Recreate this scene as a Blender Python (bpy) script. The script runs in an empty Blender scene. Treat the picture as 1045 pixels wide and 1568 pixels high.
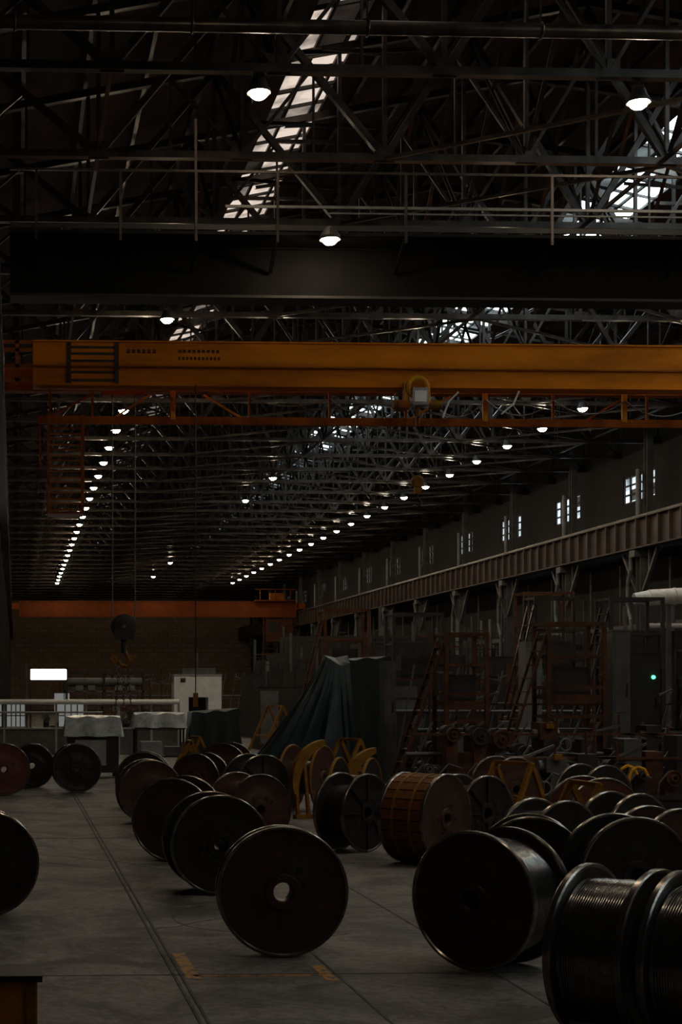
import bpy, math, random
from mathutils import Vector, Matrix
random.seed(7)
S = bpy.context.scene
S.view_settings.view_transform = 'Standard'
S.view_settings.gamma = 1.08

# ------------------------------------------------------------ materials
def mat(name, c1, c2=None, rough=0.6, metal=0.0, scale=4.0, bump=0.0, emis=None, es=0.0, spec=0.5, detail=6, lo=.35, hi=.7, stretch=None):
    m = bpy.data.materials.new(name); m.use_nodes = True
    nt = m.node_tree; b = nt.nodes['Principled BSDF']
    b.inputs['Roughness'].default_value = rough
    b.inputs['Metallic'].default_value = metal
    b.inputs['Specular IOR Level'].default_value = spec
    b.inputs['Base Color'].default_value = (*c1, 1)
    if c2 is not None:
        tc = nt.nodes.new('ShaderNodeTexCoord')
        n = nt.nodes.new('ShaderNodeTexNoise'); n.inputs['Scale'].default_value = scale; n.inputs['Detail'].default_value = detail
        n.inputs['Roughness'].default_value = .65
        mp = nt.nodes.new('ShaderNodeMapping')
        if stretch: mp.inputs['Scale'].default_value = stretch
        nt.links.new(tc.outputs['Object'], mp.inputs['Vector'])
        nt.links.new(mp.outputs[0], n.inputs['Vector'])
        r = nt.nodes.new('ShaderNodeValToRGB')
        r.color_ramp.elements[0].color = (*c1, 1); r.color_ramp.elements[1].color = (*c2, 1)
        r.color_ramp.elements[0].position = lo; r.color_ramp.elements[1].position = hi
        nt.links.new(n.outputs[0], r.inputs[0]); nt.links.new(r.outputs[0], b.inputs['Base Color'])
        if bump:
            bp = nt.nodes.new('ShaderNodeBump'); bp.inputs['Strength'].default_value = bump; bp.inputs['Distance'].default_value = .02
            nt.links.new(n.outputs[0], bp.inputs['Height']); nt.links.new(bp.outputs[0], b.inputs['Normal'])
    if emis:
        b.inputs['Emission Color'].default_value = (*emis, 1); b.inputs['Emission Strength'].default_value = es
    return m

M = {}
M['steel'] = mat('truss_steel', (.020,.015,.013), (.095,.078,.066), .32, .6, 1.5, .1)
M['steel_dark'] = mat('dark_steel', (.011,.009,.008), (.030,.025,.021), .6, .2, 2)
M['crane_black'] = mat('black_girder', (.003,.0026,.0024), (.008,.0066,.006), .8, 0, 1.2, spec=.15)  # near-black base colour for the dark crane's girder and walkway
M['grey'] = mat('grey_paint', (.05,.048,.046), (.11,.105,.10), .5, .1, 2)
M['pipe'] = mat('pipe_paint', (.10,.10,.096), (.20,.195,.185), .45, .1, 2)
M['lgrey'] = mat('light_grey_paint', (.20,.205,.20), (.34,.34,.33), .5, 0, 3)
M['white'] = mat('white_paint', (.6,.6,.58), (.8,.8,.76), .5, 0, 3)
M['orange'] = mat('crane_orange', (.34,.088,.0015), (.86,.262,.002), .6, 0, .5, .05, detail=10, stretch=(.5,1,2.5), lo=.3, spec=.12)
M['orange_d'] = mat('crane_orange_dirty', (.17,.044,.003), (.40,.115,.004), .65, 0, 2, .05, spec=.15)
M['red'] = mat('crane_red', (.15,.032,.007), (.24,.055,.010), .7, 0, 1, spec=.15)
M['yellow'] = mat('safety_yellow', (.50,.21,.006), (.75,.36,.008), .55, 0, 4, spec=.2)
M['yellow_d'] = mat('worn_yellow', (.13,.055,.004), (.30,.13,.006), .65, 0, 5, spec=.2)
M['brown'] = mat('rust_brown', (.040,.017,.009), (.125,.050,.022), .75, .1, 3, .1, spec=.2)
M['beam'] = mat('runway_paint', (.036,.022,.016), (.085,.052,.038), .6, .1, 1.2)
M['rblack'] = mat('reel_black', (.015,.011,.009), (.040,.030,.025), .38, .3, 5, .08)
M['rbrown'] = mat('reel_brown', (.038,.015,.009), (.090,.038,.023), .45, .2, 6, .1)
M['rred'] = mat('reel_red', (.08,.02,.010), (.15,.04,.020), .6, .1, 4, .1)
M['rim'] = mat('reel_rim', (.11,.095,.08), (.34,.30,.26), .24, .85, 9, .05)
M['cable'] = mat('wound_cable', (.10,.096,.090), (.24,.23,.215), .19, .9, 20, .03)
M['wood'] = mat('lagging_wood', (.085,.028,.007), (.21,.072,.016), .7, 0, 8, .2, spec=.2)
M['tarp'] = mat('green_tarp', (.006,.018,.019), (.015,.036,.038), .5, 0, 3, .1, spec=.3)
M['tarp_dark'] = mat('dark_tarp', (.005,.011,.011), (.012,.023,.022), .55, 0, 3, .1, spec=.3)
M['plastic'] = mat('plastic_sheet', (.30,.34,.34), (.70,.74,.73), .3, 0, 5, .4)
M['copper'] = mat('orange_box', (.40,.12,.008), (.6,.2,.010), .65, 0, 3, spec=.2)
M['lamp'] = mat('lamp_glass', (.8,.8,.8), emis=(1,.80,.55), es=138)
M['tube'] = mat('tube_light', (.8,.8,.8), emis=(1,.92,.78), es=16)
M['led'] = mat('green_led', (0,.3,.1), emis=(.1,1,.35), es=3)
M['duct'] = mat('duct_metal', (.50,.47,.43), (.78,.74,.69), .4, .1, 6, .1)
M['marking'] = mat('floor_yellow', (.07,.06,.05), (.42,.18,.02), .7, 0, 9, lo=.42, hi=.52)
M['joint'] = mat('joint_dark', (.02,.018,.017), (.10,.09,.08), .9, 0, 2.5)
M['winlow'] = mat('dim_glazing', (.1,.1,.1), emis=(.85,.88,.85), es=.15)

def glazing(name, c, s, thr, sx, sy, yf0, yf1, far, axis_x=True):
    m = bpy.data.materials.new(name); m.use_nodes = True; nt = m.node_tree
    b = nt.nodes['Principled BSDF']; b.inputs['Base Color'].default_value = (.1,.1,.1,1)
    tc = nt.nodes.new('ShaderNodeTexCoord')
    sn = nt.nodes.new('ShaderNodeVectorMath'); sn.operation = 'SNAP'; sn.inputs[1].default_value = (sx, sy, 50 if axis_x else .55)
    wn = nt.nodes.new('ShaderNodeTexWhiteNoise'); wn.noise_dimensions = '3D'
    nz = nt.nodes.new('ShaderNodeTexNoise'); nz.inputs['Scale'].default_value = 1.1; nz.inputs['Detail'].default_value = 6
    mu = nt.nodes.new('ShaderNodeMath'); mu.operation = 'MULTIPLY'
    r = nt.nodes.new('ShaderNodeValToRGB'); r.color_ramp.elements[0].position = thr; r.color_ramp.elements[0].color = (.02,.02,.02,1)
    r.color_ramp.elements[1].position = thr+.12
    r2 = nt.nodes.new('ShaderNodeValToRGB'); r2.color_ramp.elements[0].position = .3; r2.color_ramp.elements[0].color=(.25,.25,.25,1); r2.color_ramp.elements[1].position = .55
    L = nt.links.new
    L(tc.outputs['Object'], sn.inputs[0]); L(sn.outputs[0], wn.inputs['Vector']); L(wn.outputs['Value'], r.inputs[0])
    L(tc.outputs['Object'], nz.inputs['Vector']); L(nz.outputs[0], r2.inputs[0])
    L(r.outputs[0], mu.inputs[0]); L(r2.outputs[0], mu.inputs[1])
    sp = nt.nodes.new('ShaderNodeSeparateXYZ'); L(tc.outputs['Object'], sp.inputs[0])
    mr = nt.nodes.new('ShaderNodeMapRange'); mr.inputs['From Min'].default_value=yf0; mr.inputs['From Max'].default_value=yf1
    mr.inputs['To Min'].default_value=s; mr.inputs['To Max'].default_value=s*far; L(sp.outputs[1], mr.inputs['Value'])
    m2 = nt.nodes.new('ShaderNodeMath'); m2.operation = 'MULTIPLY'; L(mr.outputs[0], m2.inputs[1]); L(mu.outputs[0], m2.inputs[0])
    b.inputs['Emission Color'].default_value = (*c, 1); L(m2.outputs[0], b.inputs['Emission Strength'])
    return m
M['sky_w'] = glazing('skylight_glass_warm', (1,.82,.68), .80, .16, .75, 1.27, 70, 82, .18)
M['sky_c'] = glazing('skylight_glass_cool', (.76,.95,1), 10.0, .24, .7, 1.27, 78, 108, .02)
M['win_c'] = glazing('window_glass_cool', (.75,.93,1), 1.4, .3, .6, .75, 84, 105, .03, False)

fm = bpy.data.materials.new('concrete_floor'); fm.use_nodes = True
nt = fm.node_tree; b = nt.nodes['Principled BSDF']; L = nt.links.new
tc = nt.nodes.new('ShaderNodeTexCoord')
n1 = nt.nodes.new('ShaderNodeTexNoise'); n1.inputs['Scale'].default_value = .9; n1.inputs['Detail'].default_value = 12; n1.inputs['Roughness'].default_value=.68; n1.inputs['Distortion'].default_value=1.0
n2 = nt.nodes.new('ShaderNodeTexNoise'); n2.inputs['Scale'].default_value = 11; n2.inputs['Detail'].default_value = 12; n2.inputs['Roughness'].default_value=.8
r1 = nt.nodes.new('ShaderNodeValToRGB'); r1.color_ramp.elements[0].position=.40; r1.color_ramp.elements[1].position=.60
r1.color_ramp.elements[0].color=(.080,.068,.058,1); r1.color_ramp.elements[1].color=(.245,.21,.178,1)
r2 = nt.nodes.new('ShaderNodeValToRGB'); r2.color_ramp.elements[0].position=.34; r2.color_ramp.elements[1].position=.60
r2.color_ramp.elements[0].color=(.30,.30,.30,1); r2.color_ramp.elements[1].color=(1,1,1,1)
mx = nt.nodes.new('ShaderNodeMixRGB'); mx.blend_type='MULTIPLY'; mx.inputs[0].default_value=1
L(tc.outputs['Object'],n1.inputs['Vector']); L(tc.outputs['Object'],n2.inputs['Vector'])
L(n1.outputs[0],r1.inputs[0]); L(n2.outputs[0],r2.inputs[0]); L(r1.outputs[0],mx.inputs[1]); L(r2.outputs[0],mx.inputs[2])
L(mx.outputs[0],b.inputs['Base Color']); b.inputs['Roughness'].default_value=.7; b.inputs['Specular IOR Level'].default_value=.3
bp = nt.nodes.new('ShaderNodeBump'); bp.inputs['Strength'].default_value=.35; bp.inputs['Distance'].default_value=.01
L(n2.outputs[0],bp.inputs['Height']); L(bp.outputs[0],b.inputs['Normal'])
M['floor'] = fm
def brick(name, c1, c2, cm, axis):
    m = bpy.data.materials.new(name); m.use_nodes=True; nt=m.node_tree; b=nt.nodes['Principled BSDF']; L=nt.links.new
    tc=nt.nodes.new('ShaderNodeTexCoord'); sx=nt.nodes.new('ShaderNodeSeparateXYZ'); cx=nt.nodes.new('ShaderNodeCombineXYZ')
    L(tc.outputs['Object'],sx.inputs[0]); L(sx.outputs[axis],cx.inputs[0]); L(sx.outputs[2],cx.inputs[1])
    br=nt.nodes.new('ShaderNodeTexBrick'); br.inputs['Scale'].default_value=1; br.inputs['Brick Width'].default_value=1.2; br.inputs['Row Height'].default_value=.6
    br.inputs['Mortar Size'].default_value=.03
    br.inputs['Color1'].default_value=(*c1,1); br.inputs['Color2'].default_value=(*c2,1); br.inputs['Mortar'].default_value=(*cm,1)
    L(cx.outputs[0],br.inputs['Vector']); L(br.outputs[0],b.inputs['Base Color']); b.inputs['Roughness'].default_value=.9
    return m
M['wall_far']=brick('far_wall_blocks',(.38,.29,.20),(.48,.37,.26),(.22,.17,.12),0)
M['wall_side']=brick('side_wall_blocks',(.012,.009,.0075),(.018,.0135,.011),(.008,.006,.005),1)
M['roof']=mat('roof_boards',(.014,.008,.006),(.075,.034,.021),.85,0,.6,stretch=(4,.6,1))

# ------------------------------------------------------------ mesh builder
class MB:
    def __init__(s): s.v=[]; s.f=[]; s.m=[]; s.mats=[]
    def mi(s,k):
        if k not in s.mats: s.mats.append(k)
        return s.mats.index(k)
    def add(s,vs,fs,k):
        o=len(s.v); s.v+= [tuple(p) for p in vs]; i=s.mi(k)
        for f in fs: s.f.append(tuple(o+a for a in f)); s.m.append(i)
    def hexa(s,p,k): s.add(p,[(0,3,2,1),(4,5,6,7),(0,1,5,4),(1,2,6,5),(2,3,7,6),(3,0,4,7)],k)
    def box(s,x0,x1,y0,y1,z0,z1,k):
        s.hexa([(x0,y0,z0),(x1,y0,z0),(x1,y1,z0),(x0,y1,z0),(x0,y0,z1),(x1,y0,z1),(x1,y1,z1),(x0,y1,z1)],k)
    def frame(s,p,q):
        p=Vector(p);q=Vector(q);d=(q-p).normalized()
        up=Vector((0,0,1)) if abs(d.z)<.95 else Vector((0,1,0))
        a=d.cross(up).normalized(); b=a.cross(d).normalized(); return p,q,a,b
    def beam(s,p,q,w,h,k):
        p,q,a,b=s.frame(p,q); a=a*w/2; b=b*h/2
        s.hexa([p-a-b,p+a-b,p+a+b,p-a+b,q-a-b,q+a-b,q+a+b,q-a+b],k)
    def ibeam(s,p,q,w,h,t,k):
        P,Q,a,b=s.frame(p,q)
        o=b*(h/2-t/2)
        s.beam(P+o,Q+o,w,t,k); s.beam(P-o,Q-o,w,t,k); s.beam(P,Q,t,h-2*t,k)
    def angle(s,p,q,w,k,t=.02):
        P,Q,a,b=s.frame(p,q)
        s.beam(P-b*w/2,Q-b*w/2,w,t,k); s.beam(P,Q,t,w,k)
    def lathe(s,c,d,prof,k,n=32,closed=False,ks=None):
        c=Vector(c); d=Vector(d).normalized()
        up=Vector((0,0,1)) if abs(d.z)<.95 else Vector((0,1,0))
        a=d.cross(up).normalized(); b=a.cross(d).normalized()
        vs=[]
        for (r,y) in prof:
            for i in range(n):
                t=2*math.pi*i/n; vs.append(c+d*y+(a*math.cos(t)+b*math.sin(t))*r)
        m=len(prof); o=len(s.v); s.v+=[tuple(p) for p in vs]
        for j in range(m if closed else m-1):
            j2=(j+1)%m; kk=s.mi(ks[j] if ks else k)
            for i in range(n):
                i2=(i+1)%n
                s.f.append((o+j*n+i,o+j*n+i2,o+j2*n+i2,o+j2*n+i)); s.m.append(kk)
    def cyl(s,p,q,r,k,n=12,r2=None):
        p=Vector(p);q=Vector(q);l=(q-p).length
        r2=r if r2 is None else r2
        s.lathe(p,q-p,[(0.0001,0),(r,0),(r2,l),(0.0001,l)],k,n)
    def tube(s,pts,r,k,n=6):
        for a,b in zip(pts[:-1],pts[1:]): s.cyl(a,b,r,k,n)
    def torus(s,c,d,R,r,k,n=24,m=8):
        s.lathe(c,d,[(R+r*math.cos(2*math.pi*i/m),r*math.sin(2*math.pi*i/m)) for i in range(m)],k,n,closed=True)
    def mesh(s,name,smooth=True):
        me=bpy.data.meshes.new(name); me.from_pydata(s.v,[],s.f)
        for k in s.mats: me.materials.append(M[k])
        me.polygons.foreach_set('material_index',s.m)
        me.polygons.foreach_set('use_smooth',[smooth]*len(s.f))
        me.update()
        if smooth: me.set_sharp_from_angle(angle=math.radians(35))
        return me
    def obj(s,name,loc=(0,0,0),rz=0,smooth=True):
        return inst(name,s.mesh(name,smooth),loc,rz)
def inst(name,me,loc=(0,0,0),rz=0):
    o=bpy.data.objects.new(name,me); o.location=loc; o.rotation_euler=(0,0,rz)
    S.collection.objects.link(o); return o

# ------------------------------------------------------------ shell
Y0,Y1=-8,192; XL,XR=-1.8,29.6
b=MB(); b.box(XL,XR,Y0,Y1,-.3,0,'floor'); b.obj('floor',smooth=False)
PROF=[(XL,16.6),(7.0,18.3),(8.5,18.6),(14.6,19.8),(19.0,18.9),(21.0,18.5),(XR,16.6)]
def roofz(x):
    for (a,za),(c,zc) in zip(PROF[:-1],PROF[1:]):
        if a<=x<=c: return za+(zc-za)*(x-a)/(c-a)
    return 16.6
b=MB()
for i,((a,za),(c,zc)) in enumerate(zip(PROF[:-1],PROF[1:])):
    if i in (1,4): continue
    b.hexa([(a,Y0,za),(c,Y0,zc),(c,Y1,zc),(a,Y1,za),(a,Y0,za+.3),(c,Y0,zc+.3),(c,Y1,zc+.3),(a,Y1,za+.3)],'roof')
b.obj('ceiling',smooth=False)
for n,(i,k) in enumerate([(1,'sky_w'),(4,'sky_c')]):
    (a,za),(c,zc)=PROF[i],PROF[i+1]
    b=MB()
    b.hexa([(a,Y0,za+.1),(c,Y0,zc+.1),(c,Y1,zc+.1),(a,Y1,za+.1),(a,Y0,za+.14),(c,Y0,zc+.14),(c,Y1,zc+.14),(a,Y1,za+.14)],k)
    w=.75 if i==1 else .7
    x=math.ceil(a/w)*w
    while x<c:
        z=za+(zc-za)*(x-a)/(c-a); b.beam((x,Y0,z+.05),(x,Y1,z+.05),.08,.09,'steel_dark'); x+=w
    y=math.ceil(Y0/2.54)*2.54
    while y<Y1:
        b.beam((a,y,za+.05),(c,y,zc+.05),.10,.09,'steel_dark'); b.beam((a,y+1.27,za+.05),(c,y+1.27,zc+.05),.05,.09,'steel_dark'); y+=2.54
    b.obj('window_%d'%(n+1),smooth=False)
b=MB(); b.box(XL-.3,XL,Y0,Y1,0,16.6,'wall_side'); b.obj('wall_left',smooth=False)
def gable(name,y0,y1,k):
    b=MB()
    vs=[(XL-.3,y0,0),(XR+.3,y0,0),(XR+.3,y0,16.6)]+[(x,y0,z) for x,z in reversed(PROF[1:-1])]+[(XL-.3,y0,16.6)]
    m=len(vs); vs2=[(x,y1,z) for x,_,z in vs]
    b.add(vs+vs2,[tuple(range(m)),tuple(range(2*m-1,m-1,-1))]+[(i,i+m,(i+1)%m+m,(i+1)%m) for i in range(m)],k); return b.obj(name,smooth=False)
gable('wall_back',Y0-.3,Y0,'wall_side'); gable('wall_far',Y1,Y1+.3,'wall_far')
COLY=[68.3-9.4*6+9.4*i for i in range(19)]
WZ0,WZ1=11.4,12.75
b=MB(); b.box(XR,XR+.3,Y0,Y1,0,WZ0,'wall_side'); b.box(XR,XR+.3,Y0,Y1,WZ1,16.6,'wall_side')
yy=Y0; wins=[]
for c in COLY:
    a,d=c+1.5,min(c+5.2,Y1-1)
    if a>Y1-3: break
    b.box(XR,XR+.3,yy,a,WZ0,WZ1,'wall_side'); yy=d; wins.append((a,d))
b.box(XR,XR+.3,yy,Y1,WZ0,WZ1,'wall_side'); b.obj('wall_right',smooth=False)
for i,(a,d) in enumerate(wins):
    w=MB(); w.box(XR+.12,XR+.16,a,d,WZ0,WZ1,'win_c')
    y=a
    while y<=d+.01: w.box(XR+.04,XR+.12,y-.05,y+.05,WZ0,WZ1,'steel_dark'); y+=(d-a)/5
    for z in (WZ0+.05,WZ0+.45,WZ0+.9,WZ1-.05): w.box(XR+.04,XR+.12,a,d,z-.04,z+.04,'steel_dark')
    w.obj('window_%d'%(i+3),smooth=False)

# ------------------------------------------------------------ trusses
NX=[-1.3+3.07*i for i in range(11)]
b=MB(); zb=13.8
top=[(x,0,roofz(x)-.42) for x in NX]; bot=[(x,0,zb) for x in NX]
for p,q in zip(bot[:-1],bot[1:]): b.beam(p,q,.20,.15,'steel')
for p,q in zip(top[:-1],top[1:]): b.beam(p,q,.18,.18,'steel')
for i in range(11): b.beam(bot[i],top[i],.09,.09,'steel')
for i in range(10):
    if i%2: b.beam(bot[i],top[i+1],.15,.14,'steel')
    else: b.beam(top[i],bot[i+1],.15,.14,'steel')
    mid=((NX[i]+NX[i+1])/2,0,(zb+top[i][2])/2+.1)
    q=bot[i] if i%2==0 else bot[i+1]
    b.beam(q,mid,.07,.07,'steel')
    b.beam((mid[0],0,zb),mid,.05,.05,'steel')
for i in range(11):
    b.box(NX[i]-.22,NX[i]+.22,-.012,.012,zb-.1,zb+.3,'steel')
tm=b.mesh('roof_truss',False)
TS=4.57
TY=[27.95+TS*i for i in range(40)]
TY=[y for y in TY if y<190]
for y in [14.24,18.81,23.38]+TY: inst('roof_truss',tm,(0,y,0))
b=MB(); E=TS-.12
for x in (NX[1],NX[5],NX[9]): b.beam((x,.12,zb+.1),(x,E,zb+.1),.08,.08,'steel')
for i in (5,7):
    b.angle((NX[i],.12,zb+.0),(NX[i+2],E,zb+.0),.08,'steel')
for i in (3,7): b.angle((NX[i+2],.12,zb-.03),(NX[i],E,zb-.03),.08,'steel')
for i in (2,4,5,6,8):
    b.angle((NX[i],.12,zb+.2),(NX[i],E,roofz(NX[i])-.6),.10,'steel'); b.angle((NX[i],E,zb+.2),(NX[i],.12,roofz(NX[i])-.6),.10,'steel')
for x in [0.2+1.5*i for i in range(20)]:
    if 6.7<x<8.8 or 18.7<x<21.3: continue
    b.beam((x,-.05,roofz(x)-.16),(x,TS-.05,roofz(x)-.16),.10,.16,'steel')
for x0,x1 in ((6.6,8.9),(18.6,21.4)):
    b.angle((x0,.1,16.2),(x1,E,17.9),.09,'steel'); b.angle((x1,.1,16.2),(x0,E,17.9),.09,'steel'); b.beam((x0,TS/2,16.6),(x1,TS/2,16.6),.09,.09,'steel')
bm=b.mesh('roof_bracing',False)
for y in TY[:-1]: inst('roof_bracing',bm,(0,y,0))
b=MB(); b.cyl((XL+.02,25.9,13.7),(XR-.02,25.9,13.7),.12,'steel',14)
for x in range(0,29,3): b.torus((x,25.9,13.7),(1,0,0),.13,.025,'steel',16,6); b.beam((x,25.9,13.8),(x,25.9,16.2),.03,.03,'steel')
b.obj('overhead_pipe')

# ------------------------------------------------------------ columns & runway
def column(side):
    b=MB(); s=side
    b.ibeam((0,0,0.02),(0,0,8.75),.42,.5,.05,'grey')
    b.box(-.35,.35,-.35,.35,0,.06,'grey')
    b.ibeam((.28*s,0,8.75),(.28*s,0,16.0),.3,.35,.04,'grey')
    b.cyl((-.0,.45,8.9),(-.0,.45,12.5),.13,'pipe',10)
    b.box(-.5,.4,-.3,.3,8.45,8.75,'grey')
    for e in (-1,1):
        b.beam((-.1*s,.1*e,6.6),(-.1*s,1.9*e,8.7),.14,.14,'grey')
        b.beam((-.1*s,1.0*e,8.72),(-.1*s,1.0*e,7.7),.09,.09,'grey')
    b.tube([(-.32,.5,0),(-.32,.5,5.6),(-.32,.9,6.3),(-.32,.9,7.2),(-.32,.55,7.9),(-.32,.55,8.6)],.09,'pipe',10)
    b.torus((-.32,.5,5.3),(0,0,1),.1,.03,'pipe',12,6)
    b.beam((.5,.3,3.2),(.5,9.1,3.2),.1,.16,'brown'); b.beam((.6,.3,5.4),(.6,9.1,5.4),.1,.2,'grey')
    b.beam((.6,.3,.3),(.6,4.7,5.2),.1,.1,'grey'); b.beam((.6,9.1,.3),(.6,4.7,5.2),.1,.1,'grey')
    b.box(.3,.75,2,3.1,.02,2.1,'steel_dark'); b.box(.3,.75,5.2,7.4,.02,1.5,'brown')
    for yy in (3.6,4.4,8.2): b.cyl((.75,yy,0),(.75,yy,8.4),.06,'grey',8)
    return b.mesh('crane_column')
cr=column(1)
for y in COLY: 
    if y<Y1-10: inst('crane_column',cr,(28.4,y,0))
b=MB(); b.ibeam((0,0,.02),(0,0,8.75),.4,.4,.04,'steel_dark'); b.box(-.3,.3,-.3,.3,0,.06,'steel_dark'); b.ibeam((-.2,0,8.75),(-.2,0,16.2),.25,.3,.03,'steel_dark')
cl=b.mesh('crane_column')
for y in COLY:
    if 20<y<Y1-2: inst('crane_column',cl,(-.75,y,0))
def runway(x,name,k):
    b=MB(); b.ibeam((x,Y0+.1,9.5),(x,Y1-.1,9.5),.45,1.4,.06,k)
    y=Y0+1
    while y<Y1-1:
        b.box(x-.2,x+.2,y-.04,y+.04,8.86,10.14,k); y+=1.17
    b.box(x-.05,x+.05,Y0+.1,Y1-.1,10.2,10.32,'steel')
    b.obj(name,smooth=False)
runway(28.1,'crane_runway_beam','beam'); runway(-.5,'crane_runway_beam','steel_dark')

# ------------------------------------------------------------ lamps
b=MB()
b.lathe((0,0,0),(0,0,1),[(.001,-.13),(.09,-.12),(.15,-.075),(.185,0),(.001,.0)],'lamp',14)
b.lathe((0,0,0),(0,0,1),[(.185,0),(.22,-.02),(.22,.03),(.17,.10),(.12,.24),(.001,.26)],'steel_dark',16)
b.cyl((0,0,.25),(0,0,.6),.015,'steel_dark',6); b.box(-.1,.1,-.03,.03,.26,.32,'steel_dark')
lm=b.mesh('high_bay_lamp')
row=[59.95+TS*i for i in range(22)]
pos=[(4.3,y) for y in (9.7,18.8)]+[(4.48,28.0),(4.5,45.2)]+[(4.3,y) for y in (41.3,50.4,54.9)]+[(4.25,y) for y in row]
pos+=[(8.8,50.4),(8.8,54.9)]  # extra lamps outside the rows, added behind the girder to brighten the white cabinet
pos+=[(13.3,y) for y in (14.2,18.8,23.4)]+[(11.65,28.2)]+[(13.3,y) for y in (41.3,50.4,54.9,78.6,88,131,147)]
pos+=[(22,y) for y in (14.2,23.4,28,32.5,37.1,41.7,46.2,50.4,54.9)]+[(22.1,y-1.1) for y in row]
for x,y in pos: inst('high_bay_lamp',lm,(x,y,13.4))

# ------------------------------------------------------------ near dark crane
b=MB(); y=29.9
b.box(-.1,27.9,y,y+.5,10.15,11.05,'crane_black'); b.box(-.1,27.9,y-.06,y+.56,10.1,10.15,'steel_dark'); b.box(-.1,27.9,y-.06,y+.56,11.05,11.1,'crane_black')
b.box(-.1,27.9,y-.9,y-.06,11.08,11.14,'crane_black')
b.beam((-.1,y+2.4,11.0),(27.9,y+2.4,11.0),.15,.12,'crane_black'); b.beam((-.1,y+2.4,12.2),(27.9,y+2.4,12.2),.06,.06,'steel')
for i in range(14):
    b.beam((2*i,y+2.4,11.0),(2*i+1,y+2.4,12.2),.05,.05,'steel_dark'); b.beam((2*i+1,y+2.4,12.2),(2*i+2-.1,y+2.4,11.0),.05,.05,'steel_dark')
    b.beam((2*i+.5,y+.5,11.0),(2*i+.5,y+2.4,11.0),.06,.08,'crane_black')
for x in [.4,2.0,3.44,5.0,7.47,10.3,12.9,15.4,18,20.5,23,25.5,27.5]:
    b.beam((x,y-.88,10.95),(x,y-.88,12.3),.05,.05,'steel'); b.beam((x,y-.06,10.6),(x,y-.85,11.05),.06,.06,'crane_black')
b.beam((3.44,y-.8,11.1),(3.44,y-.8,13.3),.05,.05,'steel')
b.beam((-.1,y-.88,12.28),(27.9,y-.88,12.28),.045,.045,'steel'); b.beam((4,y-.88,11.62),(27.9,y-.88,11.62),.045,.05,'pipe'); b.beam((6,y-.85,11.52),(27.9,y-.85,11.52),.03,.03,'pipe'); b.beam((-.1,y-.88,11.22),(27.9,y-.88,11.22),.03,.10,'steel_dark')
for x in (-.5,28.1):
    b.box(x-.2,x+.2,y-1.2,y+4.2,10.42,10.95,'steel_dark')
    for yy in (y-.7,y+3.7): b.cyl((x-.08,yy,10.52),(x+.08,yy,10.52),.2,'steel',16)
b.lathe((5.95,y-1.15,10.95),(0,0,1),[(.001,-.12),(.08,-.11),(.13,-.07),(.16,0),(.001,.0)],'lamp',14)
b.lathe((5.95,y-1.15,10.95),(0,0,1),[(.16,0),(.2,-.03),(.2,.03),(.1,.2),(.001,.24)],'steel_dark',14)
b.beam((5.95,y-1.15,11.1),(5.95,y-.85,11.1),.04,.04,'steel_dark')
b.obj('bridge_crane',smooth=False)

# ------------------------------------------------------------ orange crane
b=MB(); y=38.4
b.box(.45,27.9,y,y+.55,10.55,11.15,'orange'); b.box(.45,27.9,y+.03,y+.52,10.1,10.53,'orange')
b.box(.45,27.9,y-.05,y+.6,11.15,11.19,'orange'); b.box(.45,27.9,y-.03,y+.58,10.52,10.56,'orange_d'); b.box(.45,27.9,y-.05,y+.6,10.06,10.1,'orange')
for x in (1.35,2.55):
    b.box(x-.05,x+.05,y-.04,y+.0,10.1,11.15,'steel_dark')
for z in (10.68,10.86,11.02): b.box(1.4,2.5,y-.012,y+.0,z-.03,z+.03,'steel_dark')
for z in (10.2,10.4): b.box(1.4,2.5,y+.01,y+.03,z-.03,z+.03,'steel_dark')
for i in range(11):
    b.box(4.1+i*.1,4.16+i*.1,y-.004,y+.0,10.72,10.80,'brown')
for i in range(9):
    b.box(4.1+i*.12,4.18+i*.12,y-.004,y+.0,10.90,10.98,'brown')
for i in range(6): b.box(2.8+i*.13,2.89+i*.13,y-.006,y+.0,10.88,10.98,'brown')
for x in (-.5,28.1):
    b.box(x-.22,x+.22,y-1.0,y+3.4,10.42,10.95,'orange_d')
    for yy in (y-.6,y+3.0): b.cyl((x-.09,yy,10.52),(x+.09,yy,10.52),.2,'steel',16)
for z in (10.2,10.55,10.95,11.15): b.box(-.5,.45,y,y+.1,z-.04,z+.04,'orange_d')
b.box(0.0,.1,y,y+.1,10.1,11.2,'orange_d')
b.box(-.3,27.9,y+2.2,y+2.6,10.35,10.95,'orange_d')
yb=y+1.3
b.beam((.6,yb,9.42),(27.8,yb,9.42),.12,.20,'orange_d'); b.beam((.6,yb+.6,9.5),(27.8,yb+.6,9.5),.1,.12,'orange_d')
for x in [.9,2.0,4.1,6.1,8.2,10.2,12.3,14.1,16,16.6,18,20,22,24,26,27.5]:
    k='yellow' if x in (4.1,12.3,16) else 'orange_d'
    b.beam((x,yb-.05,9.45),(x,yb-.05,10.5),.13 if k=='yellow' else .06,.06,k); b.beam((x,yb,10.35),(x,y+.5,10.35),.06,.06,'orange_d'); b.beam((x,yb,10.35),(x,y+2.3,10.5),.06,.06,'orange_d')
for x0,x1,k in [(.9,2.0,'orange_d'),(2.6,3.5,'yellow'),(4.9,5.9,'yellow'),(10.3,11.4,'yellow'),(15.0,16,'orange_d')]:
    b.beam((x0,yb,9.5 if k!='yellow' or x0!=4.9 else 10.1),(x1,yb,10.1 if x0!=4.9 else 9.5),.05,.05,k)
hx=10.1
b.torus((hx,y-.3,10.02),(0,1,0),.24,.07,'yellow',24,8)
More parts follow.
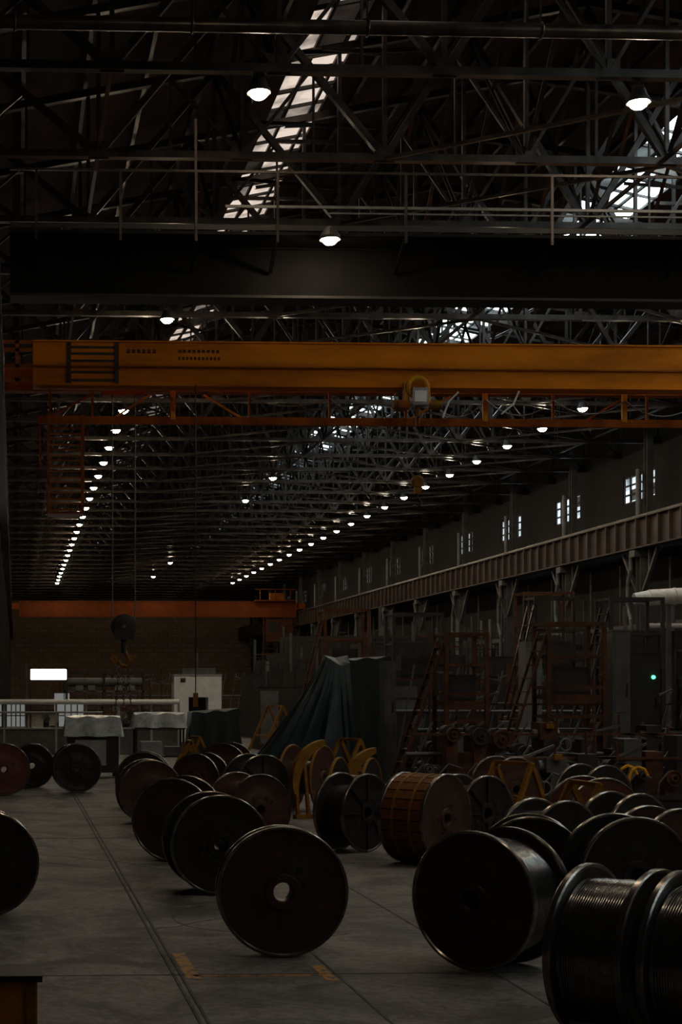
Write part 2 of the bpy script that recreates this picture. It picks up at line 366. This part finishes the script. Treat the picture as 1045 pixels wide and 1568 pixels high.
b.box(hx-.35,hx+.35,y-.14,y+.7,9.98,10.06,'yellow_d'); b.box(hx-.33,hx-.24,y-.3,y-.1,9.6,10.15,'yellow'); b.box(hx+.24,hx+.33,y-.3,y-.1,9.6,10.15,'yellow')
b.box(hx-.17,hx+.23,y-.5,y-.15,9.55,9.98,'lgrey'); b.box(hx-.12,hx+.18,y-.52,y-.5,9.62,9.9,'white')
b.box(hx-.5,hx-.2,y-.35,y+.2,9.5,9.68,'orange_d'); b.cyl((hx+.3,y-.2,9.6),(hx+.62,y-.2,9.6),.12,'yellow_d',16)
b.cyl((hx-.6,y-.2,9.6),(hx-.3,y-.2,9.6),.12,'yellow_d',16)
b.cyl((hx,y-.3,9.3),(hx,y-.3,9.55),.07,'yellow_d',12)
for dx in (-.05,.05): b.cyl((hx+dx,y-.3,7.8),(hx+dx,y-.3,9.5),.008,'steel',6)
b.lathe((hx,y-.38,7.65),(0,1,0),[(.001,0),(.13,0),(.16,.03),(.16,.13),(.13,.16),(.001,.16)],'yellow_d',18)
b.box(hx-.08,hx+.08,y-.36,y-.24,7.35,7.65,'yellow_d')
b.tube([(hx,y-.3,7.4),(hx,y-.3,7.25),(hx+.07,y-.3,7.18),(hx+.08,y-.3,7.08),(hx,y-.3,7.0),(hx-.08,y-.3,7.06)],.03,'steel',8)
def sag(x0,x1,z,dz,r,k,yy):
    pts=[(x0+(x1-x0)*t/8,yy,z-dz*(1-(2*t/8-1)**2)) for t in range(9)]; b.tube(pts,r,k,6)
for x0,x1,dz in [(10.8,12.3,.45),(12.3,14.1,.4),(14.1,16,.35),(16,18,.4),(6.1,8.2,.2),(8.2,9.6,.35),(2,4.1,.15)]:
    sag(x0,x1,10.0,dz,.018,'pipe',yb-.1)
b.tube([(10.8,y-.1,9.3),(10.95,y-.1,9.7),(11.2,y-.1,9.95)],.025,'white',6); b.tube([(12.3,y-.1,9.4),(12.6,y-.1,9.65),(12.75,y-.1,9.98)],.025,'white',6)
for x in (.86,1.75):
    for yy in (y+1.0,y+1.8): b.beam((x,yy,7.0),(x,yy,9.5),.06,.06,'orange_d')
for i in range(9):
    z=7.05+i*.28; b.beam((.86,y+1.0,z),(1.75,y+1.0,z),.05,.04,'orange_d'); b.beam((.86,y+1.8,z),(1.75,y+1.8,z),.04,.04,'orange_d')
for i in range(8): b.beam((.88+i*.11,y+1.0,7.0),(.98+i*.11,y+1.0,7.25),.03,.03,'yellow_d')
b.box(.84,1.77,y+1.0,y+1.8,6.96,7.0,'orange_d'); b.beam((.65,y+1.4,9.5),(.65,y+1.4,8.2),.05,.05,'orange_d')
b.cyl((4.53,y-.1,2.3),(4.53,y-.1,10.1),.014,'steel',6); b.box(4.47,4.59,y-.14,y-.06,2.0,2.35,'yellow_d')
for dx in (-.3,.3):
    b.cyl((2.87+dx,y+2.0,4.2),(2.87+dx,y+2.0,10.3),.018,'pipe',6)
b.box(2.3,3.4,y+1.9,y+2.3,10.2,10.5,'orange_d')
for yy in (1.88,2.0): b.lathe((2.87,y+yy,4.1),(0,1,0),[(.05,0),(.3,0),(.33,.02),(.29,.05),(.33,.08),(.3,.1),(.05,.1)],'steel_dark',24,closed=True)
b.box(2.6,3.14,y+1.85,y+2.12,3.75,4.0,'steel_dark'); b.cyl((2.87,y+2,3.4),(2.87,y+2,3.8),.07,'steel_dark',12)
b.tube([(2.87,y+2,3.5),(2.95,y+2,3.35),(3.02,y+2,3.2),(2.93,y+2,3.05),(2.78,y+2,3.08),(2.74,y+2,3.18)],.05,'yellow_d',8)
for x in (2.62,3.12): b.lathe((x,y+1.95,3.25),(0,1,0),[(.04,0),(.1,0),(.1,.06),(.04,.06)],'yellow_d',12,closed=True)
for dx in (-.28,.25,0):
    for i in range(14): b.torus((2.87+dx*(.4+i*.03),y+2,3.05-i*.085),(1,0,0) if i%2 else (0,1,0),.035,.012,'steel',8,5)
b.obj('overhead_crane')

# far crane
b=MB(); y=150
b.box(.4,27.7,y,y+.6,9.65,11.1,'red'); b.box(.4,27.7,y-.08,y+.68,11.1,11.2,'red')
for x in (-.5,28.1): b.box(x-.2,x+.2,y-1.5,y+3.5,10.42,11.0,'orange_d')
b.box(-.5,.4,y,y+.4,10.4,11,'orange_d')
for x in (24,25.5,27): b.box(x-.04,x+.04,y-.8,y-.7,11.1,12.4,'red')
b.box(23.5,27.5,y-.9,y,11.2,11.3,'red'); b.box(23.5,27.5,y-.8,y-.7,12.3,12.4,'red'); b.box(25,26.4,y-.6,y,11.3,12,'orange_d')
b.box(24.6,27.2,y-.7,y,7.2,9.4,'brown'); b.box(24.8,25.8,y-.75,y-.7,8.2,9.1,'steel_dark')
for x in (24.7,27.1): b.beam((x,y-.4,9.3),(x,y+.2,9.8),.1,.1,'brown')
for x in (24.4,27.4): b.beam((x,y-.3,5),(x,y-.3,9.6),.12,.12,'brown')
for i in range(5): b.beam((24.4,y-.3,5.2+i*.45),(27.4,y-.3,5.2+i*.45),.07,.07,'brown')
b.obj('bridge_crane',smooth=False)

# ------------------------------------------------------------ reels
def reel(x,y,az,R=.585,w=.6,wr=None,face='rblack',rim='rim',rh=.075,body='rblack',lag=False,ribs=0,tilt=0):
    b=MB(); wr=wr or R*.5; c=Vector((0,0,R)); D=Vector((0,1,0))
    fr=[(rh,0),(rh+.012,-.02),(rh+.07,-.02),(rh+.08,0),(R*.5,0),(R*.53,.006),(R*.8,.006),(R*.83,0),(R-.035,0),(R-.025,-.014),(R-.008,-.016),(R,-.006),(R,.03),(R-.01,.04),(R-.03,.034),(R-.04,.03),(wr,.03)]
    ks=[face]*8+[rim]*6+[face]*2
    nr=int((w-.06)/.018) if body=='cable' else 2
    mid=[]
    if body=='cable':
        for i in range(1,nr*3):
            mid.append((wr+.0028*abs(math.sin(math.pi*i/3))+(.0 if (i//36)%2 else .005),.03+(w-.06)*i/(nr*3)))
    prof=fr+mid+[(r,w-yy) for r,yy in reversed(fr)]
    kk=ks+[body]*(len(mid)+1)+list(reversed(ks))+[face]
    b.lathe(c,D,prof,face,64,closed=True,ks=kk[:len(prof)])
    for j in range(6):
        t=j*math.pi/3+tilt
        for yy,s in ((0,-1),(w,1)):
            p=c+Vector((math.cos(t)*(rh+.14),yy,math.sin(t)*(rh+.14))); b.cyl(p,p+Vector((0,.022*s,0)),.018,face,6)
    for j in range(ribs):
        t=2*math.pi*j/ribs+tilt; u=Vector((math.cos(t),0,math.sin(t)))
        for yy in (-.012,w+.012):
            b.beam(c+u*(rh+.09)+D*yy,c+u*(R-.05)+D*yy,.03,.022,face)
    if not lag:
        for t in (tilt+.5,tilt+.5+math.pi):
            u=Vector((math.cos(t),0,math.sin(t)))
            b.lathe(c+u*(R*.42)-D*.004,D,[(.001,0),(.03,0),(.034,.006)],'steel_dark',14)
    else:
        n=26
        for j in range(n):
            t0=2*math.pi*(j+.06)/n; t1=2*math.pi*(j+.94)/n
            ps=[]
            for yy in (.042,w-.042):
                for (rr,tt) in ((R-.05,t0),(R-.05,t1),(R-.012,t1),(R-.012,t0)):
                    ps.append(c+Vector((math.cos(tt)*rr,yy,math.sin(tt)*rr)))
            b.hexa(ps,'wood')
        for yy in (w*.3,w*.7): b.lathe(c+D*(yy-.02),D,[(R-.013,0),(R-.004,0),(R-.004,.04),(R-.013,.04)],'yellow_d',48,closed=True)
    return b.obj('cable_reel',(x,y,0),-math.radians(az))
reel(2.41,13.7,2,.59,.2,.2,'rbrown',rh=.085,tilt=.4)
reel(3.92,13.0,48,.6,.62,.5,'rbrown',body='cable',tilt=.2)
reel(4.78,9.7,-42,.6,.52,.5,'rblack',body='cable')
reel(4.34,10.17,-42,.6,.52,.5,'rblack',body='cable')
reel(-.3,16.3,-4,.56,.4,.4,'rblack')
reel(1.46,36,-5,.58,.4,face='rblack',ribs=6)
reel(2.41,17.9,-3,.59,.7,.42,'rblack')
reel(2.2,21.4,20,.59,.75,.45,'rbrown')
reel(2.44,27.4,-3,.58,.6,face='rbrown'); reel(2.6,31,8,.58,.6,face='rblack')
reel(3.78,23.5,-22,.56,.75,.42,'rbrown',body='rbrown')
reel(5.24,22.6,-38,.585,.55,.4,'rblack',ribs=8)
reel(5.95,20.9,-42,.63,.7,face='rbrown',lag=True)
reel(7.05,22.6,-30,.57,.6,.4,'rblack',ribs=8)
reel(5.35,15.65,15,.55,.5,.45,'rblack',body='cable')
reel(6.08,14.75,-5,.585,.5,.45,'rblack')
reel(6.35,17.4,-25,.57,.55,.42,'rblack',body='cable')
reel(7.15,16.2,-20,.57,.5,.42,'rbrown')
reel(8.16,20.9,-10,.6,.6,face='rred')
reel(7.7,18.6,-25,.57,.5,face='rblack')
reel(-.25,35,-3,.6,.5,face='rred',body='rred'); reel(.42,37.8,0,.55,.5,face='rblack')
reel(6.15,30.3,-55,.66,.7,face='rbrown',rim='yellow_d')
reel(6.2,26.4,-60,.62,.6,face='rblack',rim='yellow_d')
reel(4.6,34,25,.62,.7,face='rbrown',body='rred'); reel(3.75,31.8,30,.55,.6,face='rbrown')
reel(4.7,28.8,-20,.6,.6,.45,face='rblack',ribs=8)
reel(9.6,24.5,-25,.6,.6,face='rblack'); reel(9.1,27.5,-20,.6,.6,face='rbrown')

def guard(x,y,az,R,a0=95,a1=200,wm=.15):
    b=MB(); n=18; vs=[];a0,a1=math.radians(a0),math.radians(a1)
    for i in range(n+1):
        t=a0+(a1-a0)*i/n; wd=wm*math.sin(math.pi*(i+1)/(n+2))**.6+.04
        for rr,yy in ((R,0),(R,.12),(R-wd,.12),(R-wd,0)): vs.append((math.cos(t)*rr,yy,R*.95+math.sin(t)*rr))
    fs=[]
    for i in range(n):
        for j in range(4): fs.append((i*4+j,i*4+(j+1)%4,i*4+4+(j+1)%4,i*4+4+j))
    fs+=[(0,3,2,1),(n*4,n*4+1,n*4+2,n*4+3)]
    b.add(vs,fs,'yellow_d'); b.box(-R*.9,.1,.0,.12,0,.08,'yellow_d'); b.beam((-R*.5,.06,.04),(-R*.62,.06,R*1.3),.06,.06,'yellow_d')
    b.beam((-R*.8,.06,.04),(-R*.85,.06,R*.7),.06,.06,'yellow_d')
    b.obj('reel_guard',(x,y,0),-math.radians(az))
guard(5.9,28.7,-20,.76); guard(6.65,27.75,-15,.7)

def stand(x,y,rz,name='reel_stand',k='yellow_d',s=1):
    b=MB()
    for yy in (0,.8*s):
        b.beam((0,yy,.03),(.55*s,yy,1.2*s),.07,.07,k); b.beam((1.1*s,yy,.03),(.55*s,yy,1.2*s),.07,.07,k); b.beam((0,yy,.04),(1.1*s,yy,.04),.08,.08,k); b.beam((.25*s,yy,.6*s),(.85*s,yy,.6*s),.06,.06,k)
    for xx,z in ((0,.04),(1.1*s,.04),(.55*s,1.2*s),(.27*s,.6*s),(.83*s,.6*s)): b.beam((xx,0,z),(xx,.8*s,z),.06,.06,k)
    b.obj(name,(x,y,0),rz)
stand(6.9,19.2,.1); stand(3.6,36,.0); stand(8.0,24.6,.5); stand(4.2,39,.2); stand(7.0,33.2,.3,s=1.1)

# ------------------------------------------------------------ floor details
b=MB()
for x in (1.34,1.40): b.box(x-.012,x+.012,Y0+.2,Y1-.2,0,.006,'joint')
for x in (2.72,4.08): b.box(x-.012,x+.012,Y0+.2,Y1-.2,0,.004,'joint')
for i in range(15): b.box(XL+.1,XR-.1,.9+12*i-.006,.9+12*i+.006,0,.004,'joint')
r=random.Random(3)
for _ in range(9):
    x,y=r.uniform(-1,7),r.uniform(10,30); a=r.uniform(0,6.28); 
    for k in range(12):
        a+=r.uniform(-.5,.5); x2,y2=x+math.cos(a)*.25,y+math.sin(a)*.35
        if XL+.2<x2: b.beam((x,y,.001),(x2,y2,.001),.012,.003,'joint')
        x,y=x2,y2
b.obj('floor_joints',smooth=False)
b=MB(); b.box(1.43,1.55,12.7,14.0,0,.003,'marking'); b.box(1.5,2.6,12.82,12.88,0,.003,'marking'); b.box(2.58,2.68,12.6,13.3,0,.003,'marking'); b.obj('floor_marking',smooth=False)

b=MB()
b.box(-1.3,.14,9.6,9.95,.08,.58,'copper'); b.box(-1.33,.17,9.57,9.98,.58,.62,'steel_dark')
for x in (-1.2,-.6,.0): b.box(x-.05,x+.05,9.6,9.95,0,.08,'steel_dark')
for x in (-1.28,-.58,.1): b.box(x-.03,x+.03,9.58,9.6,.08,.58,'yellow_d')
b.box(-.9,-.2,9.7,9.9,.62,.68,'steel_dark')
b.obj('metal_crate',smooth=False)

# ------------------------------------------------------------ mid ground left
b=MB(); y=56
b.box(-1.6,6.1,y,y+.08,.05,1.0,'grey'); b.box(-1.6,6.1,y-.04,y+.12,1.0,1.06,'lgrey')
b.cyl((-1.6,y-.1,2.0),(6.0,y-.1,2.0),.09,'white',12)
b.cyl((-1.6,y-.15,1.62),(3.2,y-.15,1.62),.04,'lgrey',10)
for x in (-1.5,-.4,.42,1.5,2.6,3.8,5.0,6.0): b.box(x-.04,x+.04,y-.02,y+.1,0,3.4 if x in (.42,) else 2.05,'lgrey' if x!=.42 else 'grey')
for x0,x1 in ((-1.4,-.5),(-.3,.35),(1.6,2.5)):
    b.box(x0,x1,y+.02,y+.05,1.1,1.9,'winlow')
    for i in range(1,4): b.box(x0+(x1-x0)*i/4-.02,x0+(x1-x0)*i/4+.02,y-.0,y+.02,1.1,1.9,'steel_dark')
    b.box(x0,x1,y,y+.02,1.48,1.52,'steel_dark')
b.obj('workshop_partition')
b=MB(); y=60.5
b.box(.62,2.02,y,y+.1,2.85,3.25,'tube'); b.box(.56,2.08,y+.02,y+.16,2.8,2.85,'steel_dark'); b.box(.56,2.08,y+.02,y+.16,3.25,3.3,'steel_dark'); b.box(.56,2.08,y+.1,y+.16,2.8,3.3,'steel_dark')
for x in (.6,2.04): b.box(x-.04,x+.04,y+.02,y+.16,0,3.3,'steel_dark')
b.obj('light_box',smooth=False)
b=MB(); y=62
b.box(1.9,5.3,y,y+.5,2.35,2.42,'grey'); b.cyl((2.0,y+.2,2.75),(5.2,y+.2,2.75),.18,'grey',14); b.box(1.6,2.2,y,y+.4,1.5,2.3,'winlow')
for x in (2,3.6,5.2): b.box(x-.05,x+.05,y,y+.5,0,3.1,'steel_dark')
b.box(1.9,5.3,y,y+.1,3.05,3.15,'steel_dark')
for x in (2.6,3.1,4.2,4.7): b.box(x-.15,x+.15,y-.05,y+.05,2.42,2.62,'pipe')
b.obj('pipe_rack')
def drape(b,x0,x1,y0,y1,z0,z1,k,flare=.08,fold=.03,nf=9,topslope=0,seed=0):
    rings=[]; N=64; rr=random.Random(seed); ph=[rr.uniform(0,6) for _ in range(4)]
    for lv in range(9):
        t=lv/8; z=z1+(z0-z1)*t; ring=[]
        for i in range(N):
            s=i/N*4; e=int(s); f=s-e
            P=[(x0,y0),(x1,y0),(x1,y1),(x0,y1)]; a=P[e]; c=P[(e+1)%4]
            px=a[0]+(c[0]-a[0])*f; py=a[1]+(c[1]-a[1])*f
            cx,cy=(x0+x1)/2,(y0+y1)/2; dx,dy=px-cx,py-cy; l=math.hypot(dx,dy)
            w=fold*t*(math.sin(i*nf*2*math.pi/N+ph[0])+.6*math.sin(i*nf*1.7*2*math.pi/N+ph[1]+t*2))+flare*t
            zz=z+topslope*(px-x0)/(x1-x0)*(1-t)+.03*math.sin(i*.9+ph[2])*(1-t*.7)
            ring.append((px+dx/l*w,py+dy/l*w,zz))
        rings.append(ring)
    vs=[p for r in rings for p in r]; fs=[]
    for l in range(8):
        for i in range(N): fs.append((l*N+i,(l+1)*N+i,(l+1)*N+(i+1)%N,l*N+(i+1)%N))
    vs.append(((x0+x1)/2,(y0+y1)/2,z1+topslope/2+.05)); c=len(vs)-1
    for i in range(N): fs.append((c,i,(i+1)%N))
    b.add(vs,fs,k)
b=MB()
drape(b,1.4,2.9,42,43.2,1.15,1.68,'plastic',.06,.04,7,seed=3)
b.box(1.45,2.85,42.05,43.15,.15,1.5,'steel_dark'); b.box(1.65,2.5,42.0,42.04,.35,1.05,'lgrey')
for x in (1.5,2.8):
    for yy in (42.1,43.1): b.cyl((x,yy,0),(x,yy,.2),.06,'steel_dark',10)
b.obj('covered_machine')
b=MB()
b.box(3.4,4.85,43.5,44.4,1.3,1.36,'steel')
for x in (3.45,4.8):
    for yy in (43.55,44.35): b.box(x-.03,x+.03,yy-.03,yy+.03,0,1.3,'steel')
b.box(3.45,4.8,43.6,44.3,.5,.55,'steel'); b.box(3.6,4.2,43.6,44.2,.55,.95,'lgrey'); b.box(4.3,4.75,43.7,44.2,.55,.8,'grey')
drape(b,3.42,4.83,43.52,44.38,1.35,1.75,'plastic',.05,.05,8,topslope=.0,seed=5)
b.obj('work_table')
b=MB(); y=60
b.box(6.25,6.82,y,y+1,.4,3.0,'white'); b.box(7.6,8.12,y,y+1,.4,3.0,'white'); b.box(6.82,7.6,y,y+1,2.15,3.0,'white'); b.box(6.82,7.6,y+.9,y+1,.4,2.15,'steel_dark')
b.box(6.5,6.7,y-.02,y,2.75,2.9,'steel_dark'); b.box(6.2,8.15,y-.03,y+1.03,3.0,3.05,'lgrey'); b.box(6.6,7.9,y+.2,y+.8,3.05,3.3,'grey')
b.box(6.3,8.1,y,y+1,0,.4,'grey'); b.cyl((7.2,y+.5,3.3),(7.2,y+.5,3.9),.06,'grey',8)
b.obj('machine_cabinet',smooth=False)
# tent-like tarpaulin
b=MB(); N=120; rings=[]
for lv in range(14):
    t=lv/13; ring=[]
    for i in range(N):
        a=2*math.pi*i/N; ca,sa=math.cos(a),math.sin(a)
        sq=1/max(abs(ca),abs(sa))**.8
        left=max(0,-ca)
        rx=.30+.1*t if ca>0 else .35+2.0*t
        ry=.35+.9*t
        fold=(.20*t)*(.35+left)*(math.sin(i*17*2*math.pi/N+1.5*t)+.5*math.sin(i*29*2*math.pi/N))
        ring.append((8.5+(rx*sq+fold)*ca,40.2+(ry*sq+fold)*sa,3.2-3.15*(t**.85)+.14*math.sin(a*2+1)*(1-t)))
    rings.append(ring)
vs=[p for r in rings for p in r]+[(8.45,40.2,3.28)]
fs=[(l*N+i,(l+1)*N+i,(l+1)*N+(i+1)%N,l*N+(i+1)%N) for l in range(13) for i in range(N)]+[(len(vs)-1,i,(i+1)%N) for i in range(N)]
b.add(vs,fs,'tarp'); b.obj('tarpaulin_cover')
b=MB(); drape(b,5.2,6.6,44.9,46.1,.05,1.75,'tarp_dark',.12,.06,11,topslope=.1,seed=8); b.obj('tarpaulin_cover')
b=MB(); drape(b,9.1,10.5,42.4,44.2,.05,3.25,'tarp_dark',.05,.05,9,topslope=.1,seed=9); b.obj('tarpaulin_cover')

# ------------------------------------------------------------ right machinery
def machine(x0,x1,y,seed,name,h=1.6):
    r=random.Random(seed); b=MB()
    b.box(x0,x1,y,y+1.3,0,.28,'steel_dark'); b.box(x0,x1,y-.05,y+.12,.28,.36,'steel_dark'); b.box(x0,x1,y+1.1,y+1.25,.28,.36,'steel')
    x=x0+.35
    while x<x1-.3:
        t=r.random(); zc=r.uniform(.6,1.45)
        b.box(x-.12,x+.12,y+.1,y+.9,.28,zc,r.choice(['brown','grey','steel_dark']))
        k=r.choice(['brown','grey','steel_dark'])
        rr=r.uniform(.10,.22)
        if t<.6:
            b.lathe((x,y-.02,zc),(0,1,0),[(.04,-.06),(.07,-.06),(.08,0),(rr*.8,0),(rr*.82,-.03),(rr,-.03),(rr,.08),(.04,.08)],k,20,closed=True)
            b.lathe((x,y+.35,zc+.05),(0,1,0),[(.001,0),(rr*.9,0),(rr*.9,.3),(.001,.3)],'steel_dark',18)
        else:
            b.box(x-.2,x+.2,y+.1,y+.7,zc,zc+r.uniform(.2,.5),k); b.cyl((x-.3,y+.3,zc+.12),(x+.28,y+.3,zc+.12),.11,'pipe' if t>.85 else k,12)
        if t<.5: b.box(x+.15,x+.5,y+.2,y+.8,.28,.28+r.uniform(.4,1.4),r.choice(['grey','brown','steel_dark','steel_dark']))
        if t>.4:
            b.cyl((x,y+.2,zc),(x,y+.2,h+r.uniform(-.1,.5)),.03,'brown',8); b.beam((x,y+.2,h-.1),(x+.6,y+.2,h-.1+r.uniform(-.3,.3)),.05,.05,'grey')
        if t>.6: b.torus((x+.3,y-.1,zc-.1),(r.uniform(-.4,.4),1,0),.13,.018,'pipe',18,6); b.cyl((x+.3,y-.1,zc-.1),(x+.3,y+.2,zc-.1),.02,'steel',8)
        if t>.88: b.box(x-.08,x+.08,y+.0,y+.14,zc+.25,zc+.36,'yellow_d')
        b.tube([(x-.3,y+.05,.3),(x-.28,y+.02,.6),(x-.1,y+.02,.8),(x+.2,y+.03,.7)],.02,'grey',6)
        b.beam((x-.2,y+.6,zc),(x+.25,y+.6,h+.1),.04,.04,'grey')
        x+=r.uniform(.42,.65)
    b.cyl((x0,y+.6,h*.62),(x1,y+.6,h*.62),.05,'grey',10); b.beam((x0,y+.2,h*.9),(x1,y+.2,h*.9),.05,.05,'brown')
    b.obj(name)
machine(8.7,15.8,33.2,4,'cable_stranding_machine'); machine(10,17.5,37.2,9,'cable_stranding_machine',2.3); machine(12.5,18.3,43.4,12,'cable_stranding_machine',2.9); machine(9.6,13.4,29.4,15,'cable_stranding_machine',1.2); machine(9.9,12.2,39.3,31,'cable_stranding_machine',3.0)
def scaffold(x,y,w,h,k,stairs=True,d=1.0,plat=.55):
    b=MB()
    for xx in (0,w):
        for yy in (0,d): b.beam((xx,yy,0),(xx,yy,h),.09,.09,k); b.box(xx-.08,xx+.08,yy-.08,yy+.08,0,.02,k)
    for z in (h*.45,h*.62,h*.8,h-.04):
        b.beam((0,0,z),(w,0,z),.06,.08,k); b.beam((0,d,z),(w,d,z),.06,.08,k); b.beam((0,0,z),(0,d,z),.06,.06,k); b.beam((w,0,z),(w,d,z),.06,.06,k)
    b.box(0,w,0,d,h*plat,h*(plat+.03),k); b.box(0,w,-.02,.02,h*plat-.1,h*plat+.08,k)
    if stairs:
        for yy in (.1,.7):
            b.beam((-1.2,yy,.0),(0,yy,h*.95),.05,.08,k)
        n=12
        for i in range(n):
            t=(i+.5)/n; b.box(-1.2+1.2*t-.06,-1.2+1.2*t+.06,.1,.7,h*.95*t-.012,h*.95*t+.012,k)
    # machine body carried inside the frame
    b.box(.12,w-.12,.15,d-.1,0,h*.38,'steel_dark'); b.cyl((w*.5,.12,h*.3),(w*.5,d-.1,h*.3),.22,'grey',16); b.box(w*.2,w*.8,.3,d-.2,h*.58,h*.74,'steel_dark')
    b.beam((0,0,.1),(w,0,h*.45),.05,.05,k)
    b.obj('access_platform',(x,y,0))
scaffold(9.95,35.0,.95,3.75,'brown'); scaffold(12.35,35.0,1.3,4.0,'brown'); scaffold(15.9,40.3,1.4,4.9,'steel_dark'); scaffold(11.6,46.5,1.5,4.8,'steel_dark',False); scaffold(15.9,35.2,1.2,3.4,'steel_dark',False,plat=.7); scaffold(16.5,48,1.6,5.4,'steel'); scaffold(10.6,52,1.5,5.2,'brown'); scaffold(18.5,55,1.8,6,'brown',False)
def housing(x,y,w,d,h,k,seed):
    r=random.Random(seed); b=MB(); b.box(x,x+w,y,y+d,0,h*.8,k); b.box(x+w*.1,x+w*.7,y+.1,y+d-.1,h*.8,h,k)
    n=int(w/.8)
    for i in range(n):
        x0=x+.08+i*(w-.1)/n; b.box(x0,x0+(w-.1)/n-.08,y-.03,y,.25,h*.75,r.choice([k,'grey','steel_dark','brown'])); b.box(x0+.06,x0+.09,y-.06,y-.03,h*.38,h*.48,'steel')
    for i in range(3):
        xx=x+r.uniform(.1,w-.1); b.cyl((xx,y+d*.5,h*.8),(xx,y+d*.5,h+r.uniform(.4,1.6)),.07,'pipe' if i==0 else 'grey',10)
        b.beam((xx,y+d*.5,h+.3),(xx+r.uniform(-1,1),y+d*.5,h+.3),.06,.06,'brown')
    b.beam((x,y,h*.8),(x+w,y,h*.8),.05,.05,'steel'); 
    for i in range(int(w/.5)+1): b.beam((x+i*.5,y+.02,h*.8),(x+i*.5,y+.02,h*.8+.9),.03,.03,'steel')
    b.beam((x,y+.02,h*.8+.9),(x+w,y+.02,h*.8+.9),.035,.035,'steel')
    b.obj('machine_housing',smooth=False)
housing(12.5,50.5,3.6,2,3.6,'steel_dark',1); housing(20.3,51,4,2,4.4,'steel_dark',2); housing(12.6,57.5,5,2,4.2,'steel_dark',3); housing(9.9,62,5,2,3.2,'steel_dark',4); housing(16,71.5,8,3,5,'steel_dark',5); housing(20,82,6,3,5,'steel_dark',6); housing(12,78,7,3,4,'steel_dark',7); housing(17,100,9,3,6,'steel_dark',8)
def cab(x,y,w,d,h,k,name,top=True,led=False):
    b=MB(); b.box(x,x+w,y,y+d,.06,h,k); b.box(x+.03,x+w-.03,y+.03,y+d-.03,0,.06,'steel_dark')
    b.box(x-.02,x+w+.02,y-.02,y+d+.02,h,h+.04,k)
    b.box(x+.05,x+w-.05,y-.015,y,.2,h*.45,k); b.box(x+.05,x+w-.05,y-.015,y,h*.5,h-.1,k); b.box(x+w-.1,x+w-.07,y-.04,y-.015,h*.6,h*.68,'steel')
    if led: b.lathe((x+w*.8,y-.03,led),(0,1,0),[(.001,-.02),(.045,-.015),(.05,.03)],'led',12)
    b.obj(name,smooth=False)
cab(14.05,35.5,.42,.5,3.8,'grey','control_column'); cab(13.9,41.2,.45,.6,3.7,'pipe','electrical_cabinet'); cab(9.15,37.6,.28,.5,3.1,'grey','control_column')
cab(14.75,36.3,.75,.6,3.3,'steel_dark','electrical_cabinet',led=2.73)
cab(19.4,47,1.4,.8,3.4,'steel_dark','electrical_cabinet')
b=MB()
b.lathe((18.45,45,5.15),(1,0,.06),[(.001,0),(.16,.0),(.22,.45),(.24,.46),(.24,1.2),(.26,1.21),(.26,1.25),(.24,1.26),(.24,6)],'duct',20)
b.cyl((18.9,45.2,4.35),(24,45.2,4.35),.07,'duct',12)
for x in (19.5,22,24): b.beam((x,45,0),(x,45,5.05),.12,.12,'grey')
b.obj('air_duct')
b=MB(); pts=[(0,0,0),(0,0,.75),(.05,0,.9),(.17,0,.97),(.3,0,.92),(.36,0,.8)]
b.tube(pts,.03,'yellow',8); b.tube([(p[0],.5,p[2]) for p in pts],.03,'yellow',8); b.beam((0,0,.5),(0,.5,.5),.04,.04,'yellow'); b.obj('guard_rail',(11.55,28.4,0))
b=MB(); b.box(-.13,.13,-.13,.13,0,.02,'copper'); b.lathe((0,0,.02),(0,0,1),[(.1,0),(.075,.13),(.06,.2),(.02,.42),(.001,.42)],'copper',16,ks=['copper','white','copper','copper']); b.obj('traffic_cone',(10.9,27.0,0))
stand(7.6,48,.2,s=1.6); stand(10.2,50,.1,'reel_stand','copper',1.7); stand(11.5,55,.3,'reel_stand','copper',1.7)
machine(1,8.5,66,21,'cable_stranding_machine',2.9); machine(5,16,90,24,'cable_stranding_machine',3.4); machine(17,27,64,23,'cable_stranding_machine',3.0)

w=bpy.data.worlds.new('w'); S.world=w; w.use_nodes=True; w.node_tree.nodes['Background'].inputs[0].default_value=(.5,.6,.7,1); w.node_tree.nodes['Background'].inputs[1].default_value=.3

cam=bpy.data.cameras.new('camera'); co=bpy.data.objects.new('camera',cam); S.collection.objects.link(co)
f=2424; th=math.radians(2.2)
co.location=(0,0,2.4); co.rotation_euler=(math.radians(90),0,-th)
cam.sensor_fit='VERTICAL'; cam.sensor_height=36; cam.sensor_width=24; cam.lens=f/1620*36
cam.shift_x=(540-(24+f*math.tan(th)))/1620; cam.shift_y=(1093-810)/1620
cam.clip_end=500; cam.clip_start=.1
S.camera=co
